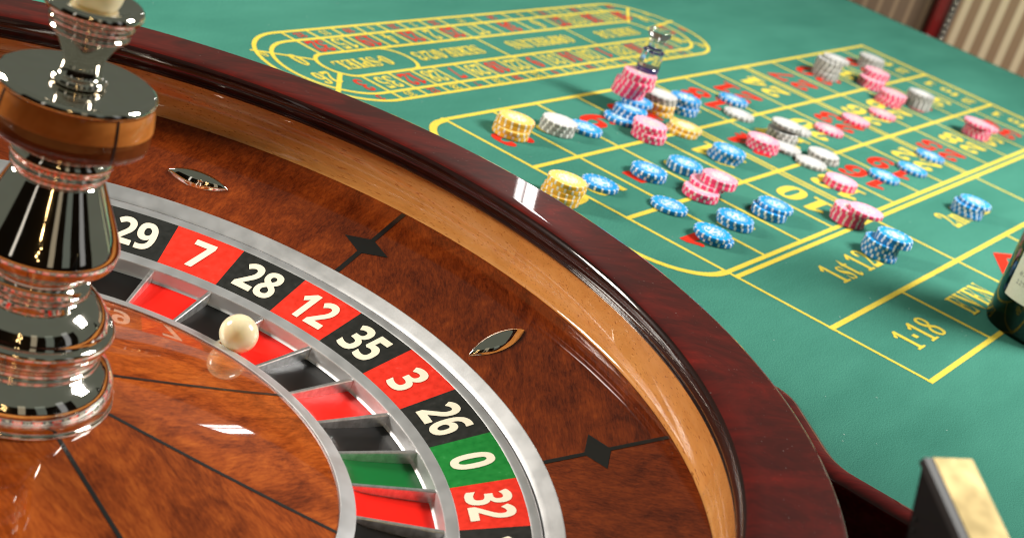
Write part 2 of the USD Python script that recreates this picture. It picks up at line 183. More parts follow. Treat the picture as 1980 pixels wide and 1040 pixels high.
# ------------------------------------------------------------------ materials
LOOKS = {}
def M(name, nodes, links, surface='p.BSDF'):
    LOOKS[name] = usdkit.material(stage, '/World/Looks/' + name, nodes, links, surface=surface)
    return LOOKS[name]
def plain(name, col, rough=.4, metal=0.0, **kw):
    return M(name, {'p': ('principled_bsdf', dict(base_color=col, roughness=rough, metallic=metal, **kw))}, [])
def metal(name, col, rough, streak=0.0, scale=(300, 300, 300), wear=.1, metallic=1.0):
    return M(name, {'g': ('geometry', {}), 'm': ('mapping', {'scale': scale}), 'n': ('noise_texture', {'scale': 1.0, 'detail': 5.0}),
                    'r': ('map_range', {'from_min': .3, 'from_max': .7, 'to_min': max(.01, rough - wear), 'to_max': rough + wear}),
                    'c': ('rgb_ramp', {'ramp': [(.3, tuple(.95 * x for x in col)), (.7, col)]}),
                    'p': ('principled_bsdf', {'metallic': metallic})},
             [('g.position', 'm.vector'), ('m.vector', 'n.vector'), ('n.fac', 'r.value'), ('r.result', 'p.roughness'), ('n.fac', 'c.fac'), ('c.color', 'p.base_color')])
def wood(name, ramp, angle=0.0, along=18.0, across=230.0, blotch=26.0, mixg=.5, rough=.32, coat=1.0, coat_rough=.02, distort=1.2, fleck=None, center=(0, 0), bumps=.08, offset=0.0, coat_ior=1.5):
    """Varnished timber: long grain at `angle`, larger figure, dark pores; a clear glossy coat over it."""
    nd = {'g': ('geometry', {}), 'm': ('vector_rotate', {'rotate_type': 'z_axis', 'angle': angle, 'center': (center[0] * S, center[1] * S, 0)}),
          'ma': ('mapping', {'scale': (along, across, across), 'location': (offset, offset * .7, 0)}), 'mb': ('mapping', {'scale': (blotch * .55, blotch, blotch), 'location': (offset * 1.3, 0, 0)}),
          'n1': ('noise_texture', {'scale': 1.0, 'detail': 4.0, 'roughness': .6, 'distortion': .6}), 'n2': ('noise_texture', {'scale': 1.0, 'detail': 7.0, 'roughness': .68, 'distortion': distort}),
          'mx': ('mix_float', {'fac': mixg}), 'c': ('rgb_ramp', {'ramp': ramp}),
          'dn': ('noise_texture', {'scale': 9.0, 'detail': 3.0}), 'b': ('bump', {'strength': bumps, 'distance': .0006}),
          'p': ('principled_bsdf', {'roughness': rough, 'coat_weight': coat, 'coat_roughness': coat_rough, 'coat_ior': coat_ior, 'specular_ior_level': .05})}
    ln = [('g.position', 'm.vector'), ('m.vector', 'ma.vector'), ('m.vector', 'mb.vector'), ('ma.vector', 'n1.vector'), ('mb.vector', 'n2.vector'),
          ('n2.fac', 'mx.a'), ('n1.fac', 'mx.b'), ('mx.result', 'c.fac'), ('g.position', 'dn.vector'), ('dn.fac', 'b.height'), ('b.normal', 'p.coat_normal')]
    last = 'c.color'
    if fleck:
        nd.update({'mf': ('mapping', {'scale': fleck[1]}), 'nf': ('noise_texture', {'scale': 1.0, 'detail': 1.0}), 'rf': ('map_range', {'from_min': fleck[2], 'from_max': fleck[2] + .06, 'clamp': True}),
                   'mf2': ('mix_color', {'blend_type': 'mix', 'b': fleck[0]})})
        ln += [('m.vector', 'mf.vector'), ('mf.vector', 'nf.vector'), ('nf.fac', 'rf.value'), ('rf.result', 'mf2.fac'), ('c.color', 'mf2.a')]
        last = 'mf2.result'
    return M(name, nd, ln + [(last, 'p.base_color')])

# wood tones
BURL = [(.24, (.028, .0042, .0011)), (.40, (.085, .0125, .0024)), (.52, (.16, .026, .0042)), (.66, (.27, .050, .0072)), (.80, (.42, .088, .013))]
CONEW = [(.26, (.050, .0080, .0016)), (.40, (.16, .026, .004)), (.52, (.31, .058, .008)), (.64, (.47, .108, .015)), (.78, (.62, .17, .027))]
BEECH = [(.30, (.46, .170, .036)), (.5, (.60, .255, .064)), (.7, (.70, .33, .10))]
RED = [(.30, (.026, .0014, .0008)), (.45, (.044, .0019, .0010)), (.60, (.085, .0030, .0013)), (.76, (.20, .0064, .0022))]
CX, CY = -8.516495, -2.555723
A37 = 2 * pi / 37
PH = math.radians(26.963742)
ORDER = [0, 32, 15, 19, 4, 21, 2, 25, 17, 34, 6, 27, 13, 36, 11, 30, 8, 23, 10, 5, 24, 16, 33, 1, 20, 14, 31, 9, 22, 18, 29, 7, 28, 12, 35, 3, 26]
REDS = {1, 3, 5, 7, 9, 12, 14, 16, 18, 19, 21, 23, 25, 27, 30, 32, 34, 36}

mahog = wood('mahogany', RED, angle=.5, along=10, across=70, blotch=26, mixg=.3, rough=.4, coat_rough=.03, coat_ior=1.27, bumps=.04, fleck=((.16, .12, .11), (650, 650, 650), .755))
mahog_dark = wood('mahogany_dark', [(.3, (.006, .0018, .0014)), (.7, (.03, .005, .003))], along=10, across=90, rough=.3, coat_rough=.05, bumps=.05)
mahog_rail = wood('mahogany_rail', [(.3, (.035, .002, .002)), (.5, (.072, .0035, .0035)), (.7, (.125, .006, .005))], angle=.9, along=12, across=160, blotch=20, rough=.3, bumps=.05)
black_wood = plain('black_inlay', (.006, .0055, .005), .35, coat_weight=.8, coat_roughness=.03)
alu = metal('brushed_aluminium', (.60, .61, .62), .44, streak=.0, scale=(70, 70, 70), wear=.05, metallic=.8)
chrome = metal('polished_nickel', (.86, .815, .735), .05, scale=(110, 110, 110), wear=.035)
fret_metal = metal('fret_metal', (.88, .89, .90), .30, scale=(200, 200, 200), wear=.04, metallic=.92)
black_paint = plain('black_enamel', (.010, .0105, .010), .30, coat_weight=.5, coat_roughness=.08)
tile_mats = {'red': None, 'black': None, 'green': None}
for nm, col in (('red', (.74, .030, .014)), ('black', (.018, .019, .017)), ('green', (.008, .20, .030))):
    tile_mats[nm] = M('tile_' + nm, {'g': ('geometry', {}), 'n': ('noise_texture', {'scale': 260.0, 'detail': 4.0}), 'c': ('rgb_ramp', {'ramp': [(.3, tuple(.86 * x for x in col)), (.68, tuple(1.1 * x for x in col)), (.80, tuple(1.25 * x + .035 for x in col))]}),
        'r': ('map_range', {'from_min': .3, 'from_max': .7, 'to_min': .33, 'to_max': .5}), 'p': ('principled_bsdf', {'specular_ior_level': .35})},
        [('g.position', 'n.vector'), ('n.fac', 'c.fac'), ('c.color', 'p.base_color'), ('n.fac', 'r.value'), ('r.result', 'p.roughness')])
pocket_mats = {'red': plain('pocket_red', (.82, .012, .006), .35, coat_weight=.1, coat_roughness=.1, specular_ior_level=.2), 'black': plain('pocket_black', (.005, .005, .005), .35, coat_weight=.12, coat_roughness=.06, specular_ior_level=.2), 'green': plain('pocket_green', (.004, .13, .026), .35, specular_ior_level=.2, coat_weight=.1, coat_roughness=.05)}
cream = plain('numeral_cream', (.84, .77, .60), .45)
ivory = plain('ivory', (.80, .70, .46), .22, subsurface_weight=.35, subsurface_scale=.004, subsurface_radius=(1, .7, .4), coat_weight=.6, coat_roughness=.05)
brass = metal('brushed_brass', (.215, .160, .064), .55, streak=.0, scale=(90, 90, 90), wear=.07)
dark_steel = plain('dark_steel', (.030, .030, .030), .5, specular_ior_level=.2)
black_plastic = plain('black_lacquer', (.006, .006, .006), .6, specular_ior_level=.12)
def colour_of(n): return 'green' if n == 0 else 'red' if n in REDS else 'black'

# felt, its nap and the inks printed on it
def cloth(name, dark, light, rough=.95, spec=.04):
    return M(name, {'g': ('geometry', {}), 'm1': ('mapping', {'scale': (5, 15, 10), 'rotation': (0, 0, -.35)}), 'n1': ('noise_texture', {'scale': 1.0, 'detail': 5.0, 'roughness': .6}),
        'm2': ('mapping', {'scale': (1300, 1000, 1000)}), 'n2': ('noise_texture', {'scale': 1.0, 'detail': 2.0, 'roughness': .7}), 'mx': ('mix_float', {'fac': .70}),
        'c': ('rgb_ramp', {'ramp': [(.34, dark), (.66, light)]}), 'b': ('bump', {'strength': .22, 'distance': .0005}),
        'p': ('principled_bsdf', {'roughness': rough, 'specular_ior_level': spec, 'diffuse_roughness': .6})},
        [('g.position', 'm1.vector'), ('m1.vector', 'n1.vector'), ('g.position', 'm2.vector'), ('m2.vector', 'n2.vector'), ('n1.fac', 'mx.a'), ('n2.fac', 'mx.b'), ('mx.result', 'c.fac'), ('c.color', 'p.base_color'), ('n2.fac', 'b.height'), ('b.normal', 'p.normal')])
felt = cloth('green_felt', (.026, .132, .097), (.078, .286, .214))
yellow_ink = cloth('yellow_ink', (.56, .44, .040), (.82, .67, .115))
red_ink = cloth('red_ink', (.50, .018, .010), (.72, .045, .022))

# ------------------------------------------------------------------ the setting
fl = obj('floor', (np.array([[-90, -90, -11.], [90, -90, -11], [90, 90, -11], [-90, 90, -11]]), np.array([[0, 1, 2, 3]])),
         M('carpet', {'g': ('geometry', {}), 'n': ('noise_texture', {'scale': 120.0, 'detail': 4.0}), 'c': ('rgb_ramp', {'ramp': [(.3, (.012, .006, .005)), (.7, (.035, .014, .012))]}), 'p': ('principled_bsdf', {'roughness': 1.0})},
           [('g.position', 'n.vector'), ('n.fac', 'c.fac'), ('c.color', 'p.base_color')]), smooth=False, kind='structure')

# unseen cloth added behind the camera for dark reflections in the polished metal
added_curtain = [(-8.5 + 54 * math.cos(math.radians(a)) * (1 + .012 * (i % 2)), -2.5 + 54 * math.sin(math.radians(a)) * (1 + .012 * (i % 2))) for i, a in enumerate(np.arange(150, 306, 1.5))]
cv = np.array([(x, y, z) for x, y in added_curtain for z in (-11.0, 34.0)]); cn = len(added_curtain)
obj('backdrop', (cv, np.array([[2 * k, 2 * k + 1, 2 * k + 3, 2 * k + 2] for k in range(cn - 1)])), plain('added_drape', (.030, .021, .014), .95, specular_ior_level=.1), smooth=False, kind='structure')

# ------------------------------------------------------------------ the gaming table
table = thing('gaming_table', 'roulette table covered in green felt with yellow and red betting layout and mahogany rail', 'table')
EDGE = [(-2.95, -9.6), (16.8, -9.6), (16.8, 5.6), (-2.95, 5.6), (-2.95, 1.32), (-2.12, .50), (-2.12, -5.62), (-2.95, -6.46)]
def filleted_ring(pts, r):
    p = [np.array(q, float) for q in pts]; out = []
    for i in range(len(p)):
        a, b, c = p[i - 1], p[i], p[(i + 1) % len(p)]
        u, w = (a - b) / np.linalg.norm(a - b), (c - b) / np.linalg.norm(c - b)
        for t in np.linspace(0, 1, 7): out.append((1 - t) ** 2 * (b + u * r) + 2 * t * (1 - t) * b + t * t * (b + w * r))
    return np.array(out)
ring = filleted_ring(EDGE, .18)
obj('felt_top', flat(Polygon(ring), 0.0), felt, table, smooth=False)
bay = fillet([(-2.95, 5.6), (-2.95, 1.32), (-2.12, .50), (-2.12, -5.62), (-2.95, -6.46), (-2.95, -9.6)], .18)
obj('rail', sweep(bay, [(-.0, -.35), (0.0, .035), (-.03, .075), (-.09, .10), (-.19, .10), (-.26, .065), (-.29, .0), (-.30, -.35)]), mahog_rail, table, smooth=40)
obj('edge_band', sweep([(-2.95, -9.6), (16.8, -9.6), (16.8, 5.6), (-2.95, 5.6)], [(0, -.35), (0, .004), (-.035, .004), (-.05, -.02), (-.05, -.35)]), mahog_dark, table, smooth=40)
obj('skirt', sweep(ring, [(-.05, -.36), (-.24, -.36), (-.24, -2.2), (-.05, -2.2)], closed=True), mahog_dark, table)
obj('wheel_shelf', man(rbox(-15.2, -2.5, -9.0, 3.9, -1.35, -1.06, .05)), black_plastic, table)
for lx, ly in ((-2.6, -9.2), (16.2, -9.2), (16.2, 5.2), (-2.6, 5.2), (-14.6, -8.4), (-14.6, 3.3)):
    obj('leg', man(rbox(lx - .35, lx + .35, ly - .35, ly + .35, -11, -1.36 if lx < -10 else -2.0, .06)), mahog_dark, table)

U = [0, 1, 2, 3, 4, 5.116, 6.116, 7.116, 8.116, 9.232, 10.232, 11.232, 12.232]     # rows of the layout along x
UC = [(a + b) / 2 for a, b in zip([0, 1, 2, 3, 4.116, 5.116, 6.116, 7.116, 8.232, 9.232, 10.232, 11.232], U[1:])]
UE = 13.317
Y1, Y2, Y3a, Y3b, Y4, Y5 = -1.286, -2.572, -3.859, -3.971, -5.123, -6.259
W = .064
def bar(x0, y0, x1, y1, w=W): return LineString([(x0, y0), (x1, y1)]).buffer(w / 2, cap_style=3)
lines = [bar(0, 0, UE, 0), bar(0, Y1, UE, Y1), bar(0, Y2, UE, Y2), bar(0, Y3a, UE, Y3a, .062), bar(0, Y3b, U[12], Y3b, .062), bar(0, Y4, U[12], Y4, .066), bar(0, Y5, U[12], Y5, .062)]
for u in U: lines.append(bar(u, 0, u, Y3a, .054))
for u in (4.116, 8.232): lines.append(bar(u, 0, u, Y3a, .060))
lines += [bar(0, Y3a, 0, Y5, .050), bar(UE, 0, UE, Y3a, .085), bar(UE - .11, 0, UE - .11, Y3a, .03)]
for u in (4.058, 8.174, U[12]): lines.append(bar(u, Y3b, u, Y5, .056))
for u in (2.05, 6.10, 10.2): lines.append(bar(u, Y4, u, Y5, .060))
zero = [(0, 0)] + [(-.78 + .72 * (1 - math.sin(t)), -.02 - .9 * (1 - math.cos(t))) for t in np.linspace(0, pi / 2, 12)] + [(-.78 + .72 * (1 - math.cos(t)), -3.0 - .85 * math.sin(t)) for t in np.linspace(0, pi / 2, 12)] + [(0, -3.86)]
lines.append(LineString(zero).buffer(.045))
lint_rng = np.random.RandomState(5); lint = []
for _ in range(130):                    # specks of lint and chalk caught in the nap
    x, y = lint_rng.uniform(-2.6, 9), lint_rng.uniform(-9, 4.5); a = lint_rng.uniform(0, pi); L_, w_ = lint_rng.uniform(.003, .010), lint_rng.uniform(.002, .0035)
    c_, s_ = math.cos(a), math.sin(a)
    if Polygon(ring).buffer(-.05).contains(Point(x, y)):
        lint.append((np.array([(x + c_ * u - s_ * v, y + s_ * u + c_ * v, .007) for u, v in ((-L_, -w_), (L_, -w_), (L_, w_), (-L_, w_))]), np.array([[0, 1, 2, 3]])))
obj('lint', join(lint), plain('lint_fibre', (.55, .62, .58), .9), table, smooth=False, kind='stuff')
layout = obj('betting_layout', flat(union_all(lines), .0035), yellow_ink, table, smooth=False)
def place(g, x, y, deg): return affinity.translate(affinity.rotate(g, deg, origin=(0, 0)), x, y)
ROWC = [(-.643), (Y1 + Y2) / 2, (Y2 + Y3a) / 2]
for k in range(12):
    for r in range(3):                      # 3k+3 at the back, then 3k+2, 3k+1 towards the dozens
        n = 3 * k + 3 - r
        g = place(text(str(n), .56, 's', .80 if n > 9 else .9, gap=26, weight=22), UC[k], ROWC[r] , 90)
        obj('numeral', flat(g, .0045), red_ink if n in REDS else yellow_ink, layout, smooth=False)
obj('numeral', flat(place(text('0', .7, 's', .8, weight=22), -.34, -1.93, 90), .0045), yellow_ink, layout, smooth=False)
for r in range(3):
    obj('column_text', flat(place(text('2 to 1', .36, 's', .78, weight=16), (U[12] + UE) / 2 - .03, ROWC[r], 90), .0045), yellow_ink, layout, smooth=False)
for s, x in (('1st 12', 2.02), ('2nd 12', 6.11), ('3 12', 10.2)):
    obj('dozen_text', flat(place(text(s, .38, 's', .85, gap=40), x, -4.49, 0), .0045), yellow_ink, layout, smooth=False)
obj('bet_text', flat(place(text('1-18', .36, 's', .95, gap=50), 1.10, -5.71, 0), .0045), yellow_ink, layout, smooth=False)
obj('bet_text', flat(place(text('EVEN', .38, 's', .68, gap=70, weight=4), 3.03, -5.70, 0), .0045), yellow_ink, layout, smooth=False)
def rhombus(a, b): return Polygon([(-a, 0), (0, b), (a, 0), (0, -b)])
rd = rhombus(.80, .42).difference(affinity.translate(rhombus(.48, .25), .04, 0))
obj('red_diamond', flat(place(rd, 5.08, -5.70, 0), .0045), red_ink, layout, smooth=False)

# racetrack
def stadium(x0, x1, yc, h): return LineString([(x0, yc), (x1, yc)]).buffer(h, quad_segs=16)
def outline(x0, x1, yc, h, w): return stadium(x0, x1, yc, h + w / 2).difference(stadium(x0, x1, yc, h - w / 2))
RW = .054
rt = [outline(-.14, 7.79, 1.56, .985, RW), outline(-.20, 7.64, 1.535, .755, RW), outline(-.03, 7.40, 1.56, .32, RW)]
TOPX = [-.04, .43, .92, 1.39, 1.87, 2.32, 2.80, 3.26, 4.08, 4.87, 5.62, 6.10, 6.58, 7.08, 7.55]
BOTX = [-.05, .46, .92, 1.39, 1.87, 2.34, 2.83, 3.28, 3.76, 4.24, 4.71, 5.19, 5.67, 6.15, 6.63, 7.10, 7.55]
for x in TOPX: rt.append(bar(x, 1.88, x, 2.545, .045))
for x in BOTX: rt.append(bar(x, 1.24, x, .575, .045))
rt += [bar(-.30, 1.76, -.98, 2.16, .045), bar(-.30, 1.36, -.84, .94, .06), bar(7.62, 1.86, 8.35, 2.30, .05), bar(7.76, 1.56, 8.85, 1.72, .05), bar(7.66, 1.30, 8.4, .78, .05)]
arc = [(1.02 + .30 * math.sin(t), 1.56 + .32 * math.cos(t)) for t in np.linspace(0, pi, 14)]
rt += [LineString(arc).buffer(.026), bar(3.27, 1.24, 3.27, 1.88, .045), bar(5.64, 1.24, 5.64, 1.88, .045)]
race = obj('racetrack_layout', flat(union_all(rt), .0035), yellow_ink, table, smooth=False)
TOPN = [32, 15, 19, 4, 21, 2, 25, 17, 34, 6, 27, 13, 36, 11]
BOTN = [35, 12, 28, 7, 29, 18, 22, 9, 31, 14, 20, 1, 33, 16, 24, 5]
seats = [(n, (a + b) / 2, 2.09, 2.42) for n, a, b in zip(TOPN, TOPX, TOPX[1:])] + [(n, (a + b) / 2, 1.01, .675) for n, a, b in zip(BOTN, BOTX, BOTX[1:])]
seats += [(0, -.55, 1.80, None), (26, -.62, 1.30, None), (3, -.26, 1.02, None), (30, 7.76, 2.08, None), (8, 8.16, 1.95, None), (23, 8.12, 1.45, None), (10, 7.92, 1.12, None)]
for n, x, y, ys in seats:
    mt = red_ink if n in REDS else yellow_ink
    obj('numeral', flat(place(text(str(n), .30, 's', .70, weight=8), x, y, 180), .0045), mt, race, smooth=False)
    if ys: obj('small_numeral', flat(place(text(str(n), .125, 's', .9, weight=6), x, ys, 180), .0045), mt, race, smooth=False)
for n, x, y in ((0, -.92, 2.02), (26, -.98, 1.05), (3, -.36, .69), (30, 7.95, 2.42), (8, 8.55, 2.05), (23, 8.66, 1.40), (10, 8.25, .80)):
    obj('small_numeral', flat(place(text(str(n), .125, 's', .9, weight=6), x, y, 180), .0045), red_ink if n in REDS else yellow_ink, race, smooth=False)
for s, x0, x1 in (('0-SPIEL', -.14, .90), ('SERIE 0/2/3', 1.46, 2.94), ('ORPHELINS', 3.67, 5.32), ('SERIE 5/8', 6.14, 7.30)):
    g = text(s, .24, 's', 1.0, weight=14); b = g.bounds; g = affinity.scale(g, (x1 - x0) / (b[2] - b[0]), 1, origin=(0, 0))
    obj('sector_text', flat(place(g, (x0 + x1) / 2, 1.545, 180), .0045), yellow_ink, race, smooth=False)

# ------------------------------------------------------------------ the wheel: bowl
bowl = thing('roulette_wheel_bowl', 'mahogany rimmed roulette wheel bowl with beech ball track and inlaid burl apron', 'roulette wheel')
CC = (CX, CY)
obj('rim', lathe([(4.76, 1.046), (4.80, 1.056), (4.9, 1.056), (5.44, 1.022), (5.475, 1.014), (5.497, .992), (5.503, .95)], 256, c=CC), mahog, bowl, smooth=40)
obj('rim_wall', lathe([(5.503, .95), (5.50, .70), (5.47, .64), (5.36, .60), (5.30, .45), (5.0, -.1), (4.4, -.7), (3.4, -1.03), (.2, -1.06)], 192, c=CC), mahog_dark, bowl, smooth=40)
obj('lip_molding', lathe(smoothline([(4.806, .832), (4.776, .842), (4.758, .858), (4.752, .872), (4.764, .884), (4.750, .90), (4.735, .93), (4.730, .97), (4.735, 1.01), (4.748, 1.036), (4.762, 1.047)], 5), 256, c=CC), mahog_dark, bowl, smooth=60)
cove = smoothline([(4.774, .450), (4.790, .462), (4.804, .49), (4.818, .56), (4.824, .64), (4.822, .72), (4.814, .79), (4.804, .838)], 5)
for k in range(9):                                    # beech track: curved pieces glued end to end
    a0 = math.radians(-9 + 40 * k); a1 = a0 + math.radians(40)
    bm = wood('beech_%d' % (k % 5), [(p_, tuple(q * (.93 + .05 * ((k * 3) % 5) / 2) for q in c_)) for p_, c_ in BEECH], angle=-(a0 + a1) / 2 + pi / 2, along=20, across=190, blotch=14, mixg=.35, rough=.3, coat_rough=.05,
              fleck=((.36, .12, .026), (110, 1300, 1300), .65), center=CC, bumps=.05, offset=k * 3.1) if k < 5 else LOOKS['beech_%d' % (k % 5)]
    obj('track_segment', lathe(cove, 30, a0, a1, c=CC), bm, bowl, smooth=60)
SL = (.458 - .094) / (4.778 - 3.838)
LINE0 = math.radians(5.1)
for k in range(8):
    a0 = LINE0 + k * pi / 4; a1 = a0 + pi / 4; mid = (a0 + a1) / 2
    bm = wood('burl_%d' % k, BURL, angle=-(mid + (.95 if k % 2 else -.25)) , along=85, across=700, blotch=48, mixg=.40, rough=.34, coat_rough=.015, distort=1.1, center=CC, bumps=.04, offset=k * 2.3)
    obj('apron_panel', lathe([(3.838, .094), (4.15, .094 + .312 * SL), (4.50, .094 + .662 * SL), (4.778, .458)], 36, a0, a1, c=CC), bm, bowl, smooth=40)
def on_cone(shape, ang, r0, z0, slope, off, cuts=0):
    """Lays a flat shape (x radial from the axis, y tangential) on a cone about the wheel's axis."""
    v, f = flat(shape, 0)
    if cuts:
        tm = trimesh.Trimesh(v, f, process=True)
        for _ in range(cuts): tm = tm.subdivide()
        v, f = np.array(tm.vertices), np.array(tm.faces)
    r = np.hypot(v[:, 0], v[:, 1]); a = ang + np.arctan2(v[:, 1], v[:, 0])
    return np.c_[CX + r * np.cos(a), CY + r * np.sin(a), z0 + (r - r0) * slope + off], f
for k in range(8):
    dshape = union_all([Polygon([(4.135, 0), (4.235, .235), (4.335, 0), (4.235, -.235)]), box(3.842, -.022, 4.765, .022)])
    obj('diamond_inlay', on_cone(dshape, LINE0 + k * pi / 4, 3.838, .094, SL, .0035, 2), black_wood, bowl, smooth=False)
obj('bowl_ring', lathe([(3.722, -.14), (3.722, .0), (3.726, .012), (3.755, .034), (3.835, .0945), (3.840, .0965), (3.846, .094)], 256, c=CC), alu, bowl, smooth=60)
def deflector(L_, w0, h0):
    ns, nt = 29, 17
    s = np.linspace(-1, 1, ns); t = np.linspace(-1, 1, nt); sg, tg = np.meshgrid(s, t, indexing='ij')
    prof = (1 - sg ** 2)
    x, y, z = sg * L_ / 2, tg * w0 * prof, h0 * prof ** .75 * (1 - np.abs(tg) ** 1.7) ** .8 - .004
    i, j = np.meshgrid(np.arange(ns - 1), np.arange(nt - 1), indexing='ij')
    return np.stack([x, y, z], -1).reshape(-1, 3), np.stack([i * nt + j, (i + 1) * nt + j, (i + 1) * nt + j + 1, i * nt + j + 1], -1).reshape(-1, 4)
for k in range(8):
    v, f = deflector(.585, .104, .094)
    ang = math.radians(27.7 - 45.3 * k); rr = 4.17
    if k % 2 == 0: v = np.c_[-v[:, 1], v[:, 0], v[:, 2]]           # lies along the track; the others point to the centre
    x = rr + v[:, 0] * math.cos(math.atan(SL)) - v[:, 2] * math.sin(math.atan(SL)); z = .094 + (rr - 3.838) * SL + v[:, 0] * math.sin(math.atan(SL)) + v[:, 2] * math.cos(math.atan(SL))
    obj('deflector', (np.c_[CX + x * math.cos(ang) - v[:, 1] * math.sin(ang), CY + x * math.sin(ang) + v[:, 1] * math.cos(ang), z], f), chrome, bowl, smooth=True)

# ------------------------------------------------------------------ the wheel: rotor
rotor = thing('roulette_wheel_rotor', 'spinning rotor with red, black and green numbered pockets around a glossy wooden cone', 'wheel rotor')
TS = (-.0147 + .1791) / (3.6327 - 3.1552)
for i, n in enumerate(ORDER):
    a1 = PH - A37 * (6 + i); a0 = a1 - A37; mid = (a0 + a1) / 2; col = colour_of(n)
    t = obj('number_tile', lathe([(3.1552, -.1791), (3.40, -.1791 + .2448 * TS), (3.6327, -.0147)], 6, a0, a1, c=CC), tile_mats[col], rotor, smooth=60, label='%s number tile reading %d' % (col, n))
    g = text(str(n), .312, 'n', .76 if n > 9 else .82, gap=-6, weight=14)
    g = affinity.translate(affinity.rotate(g, -90, origin=(0, 0)), 3.392, 0)
    obj('numeral', on_cone(g, mid, 3.1552, -.1791, TS, .0040), cream, t, smooth=False)
    obj('pocket', lathe(smoothline([(2.418, -.282), (2.52, -.305), (2.70, -.314), (2.90, -.318), (3.035, -.316)], 3), 6, a0, a1, c=CC), pocket_mats[col], rotor, smooth=60)
    # fret: a thin metal wall between two pockets
    w0, w1 = .015, .019
    pts = [(2.412, -w0, -.247), (3.056, -w1, -.214)]
    v = []
    for r, w, z in ((2.412, w0, -.250), (3.058, w1, -.216)):
        for yy, zz in ((-w - .003, -.36), (-w, z - .008), (-w + .005, z), (w - .005, z), (w, z - .008), (w + .003, -.36)): v.append((r, yy, zz))
    v = np.array(v); f = [[j, j + 1, j + 7, j + 6] for j in range(5)] + [[0, 5, 4, 3], [0, 3, 2, 1], [6, 7, 8, 9], [6, 9, 10, 11]]
    ca, sa = math.cos(a1), math.sin(a1)
    obj('fret', (np.c_[CX + v[:, 0] * ca - v[:, 1] * sa, CY + v[:, 0] * sa + v[:, 1] * ca, v[:, 2]], np.array(f)), fret_metal, rotor, smooth=False)
obj('outer_ring', lathe([(3.6327, -.0147), (3.645, -.004), (3.69, .011), (3.706, .008), (3.710, -.004), (3.710, -.14)], 256, c=CC), alu, rotor, smooth=40)
obj('pocket_wall', lathe([(3.1552, -.1791), (3.148, -.174), (3.075, -.199), (3.062, -.206), (3.057, -.218), (3.050, -.292), (3.040, -.306), (3.015, -.330)], 256, c=CC), alu, rotor, smooth=35)
obj('inner_ring', lathe([(2.421, -.30), (2.421, -.247), (2.416, -.241), (2.304, -.216), (2.299, -.219), (2.298, -.26)], 256, c=CC), alu, rotor, smooth=40)
DX = np.array([-.0227, .0446]) * 1.6
def lean(vf):
    v = np.array(vf[0]); r = np.hypot(v[:, 0] - CX, v[:, 1] - CY); w = np.clip(1 - r / 2.28, 0, 1)
    v[:, 0] += w * DX[0]; v[:, 1] += w * DX[1]
    return v, vf[1]
for k in range(8):
    a0 = math.radians(-12.9) + k * pi / 4; a1 = a0 + pi / 4; mid = (a0 + a1) / 2
    bm = wood('cone_burl_%d' % k, CONEW, angle=-(mid + (.55 if k % 2 else -.4)), along=90, across=620, blotch=40, mixg=.34, rough=.3, coat_rough=.028, distort=1.2, center=CC, bumps=.04, offset=11 + k * 1.9)
    obj('cone_panel', lean(lathe([(2.299, -.232), (1.9, -.232 + .399 * .22), (1.4, -.232 + .399 * .22 + .5 * .235), (.9, -.232 + .399 * .22 + .5 * .235 + .5 * .25), (.1, .30)], 30, a0, a1, c=CC)), bm, rotor, smooth=60)
def conez(r): return np.interp(r, [.1, .9, 1.4, 1.9, 2.299], [.30, -.232 + .399 * .22 + .5 * .485, -.232 + .399 * .22 + .5 * .235, -.232 + .399 * .22, -.232])
for k in range(8):
    a = math.radians(-12.9) + k * pi / 4; rs = np.array([.3, .9, 1.4, 1.9, 2.297]); wv = .017
    v = np.array([(CX + r * math.cos(a) - s * wv * math.sin(a), CY + r * math.sin(a) + s * wv * math.cos(a), float(conez(r)) + .0025) for r in rs for s in (-1, 1)])
    obj('cone_inlay', lean((v, np.array([[2 * j, 2 * j + 2, 2 * j + 3, 2 * j + 1] for j in range(4)]))), black_wood, rotor, smooth=False)

# ------------------------------------------------------------------ the turret on the rotor
turret = thing('wheel_turret', 'polished metal turret with wooden collar and ivory finial on the rotor cone', 'turret')
TC = (CX - .0227, CY + .0446)
def turn(name, prof, mat=None, n=128, k=5, smooth=60, grow=.05):
    q = [(r + grow, z) for r, z in prof]
    return obj(name, lathe(smoothline(q, k) if k else q, n, c=TC), mat or chrome, turret, smooth=smooth)
turn('base', [(.58, .130), (.612, .150), (.620, .172), (.614, .190), (.603, .200), (.607, .235), (.600, .29), (.578, .355), (.540, .410), (.500, .445), (.478, .462)])
turn('base_bead', [(.478, .462), (.466, .474), (.470, .496), (.456, .512), (.452, .545), (.466, .572), (.488, .588), (.488, .610), (.470, .620)])
turn('ring_bead', [(.470, .620), (.512, .640), (.526, .672), (.520, .706), (.496, .726), (.478, .730)])
turn('bulb', [(.478, .730), (.472, .745), (.462, .775), (.440, .820), (.405, .865), (.36, .905), (.32, .93), (.30, .945), (.297, .965), (.308, .98), (.300, .995), (.27, 1.01), (.245, 1.035), (.240, 1.06)])
turn('bell', [(.240, 1.06), (.25, 1.09), (.30, 1.12), (.37, 1.155), (.412, 1.19), (.428, 1.225), (.434, 1.262), (.426, 1.305), (.400, 1.375), (.376, 1.43), (.339, 1.51), (.303, 1.59), (.267, 1.67), (.240, 1.730)])
turn('neck_ring', [(.240, 1.730), (.232, 1.742), (.236, 1.765), (.254, 1.776), (.262, 1.80), (.252, 1.820), (.262, 1.835), (.278, 1.865), (.270, 1.90), (.255, 1.915), (.268, 1.93), (.300, 1.955), (.36, 1.985), (.405, 2.0)])
dw = wood('collar_wood', [(.3, (.36, .11, .020)), (.5, (.54, .19, .040)), (.7, (.68, .28, .07))], along=60, across=60, blotch=30, rough=.3, coat_rough=.02, bumps=.03)
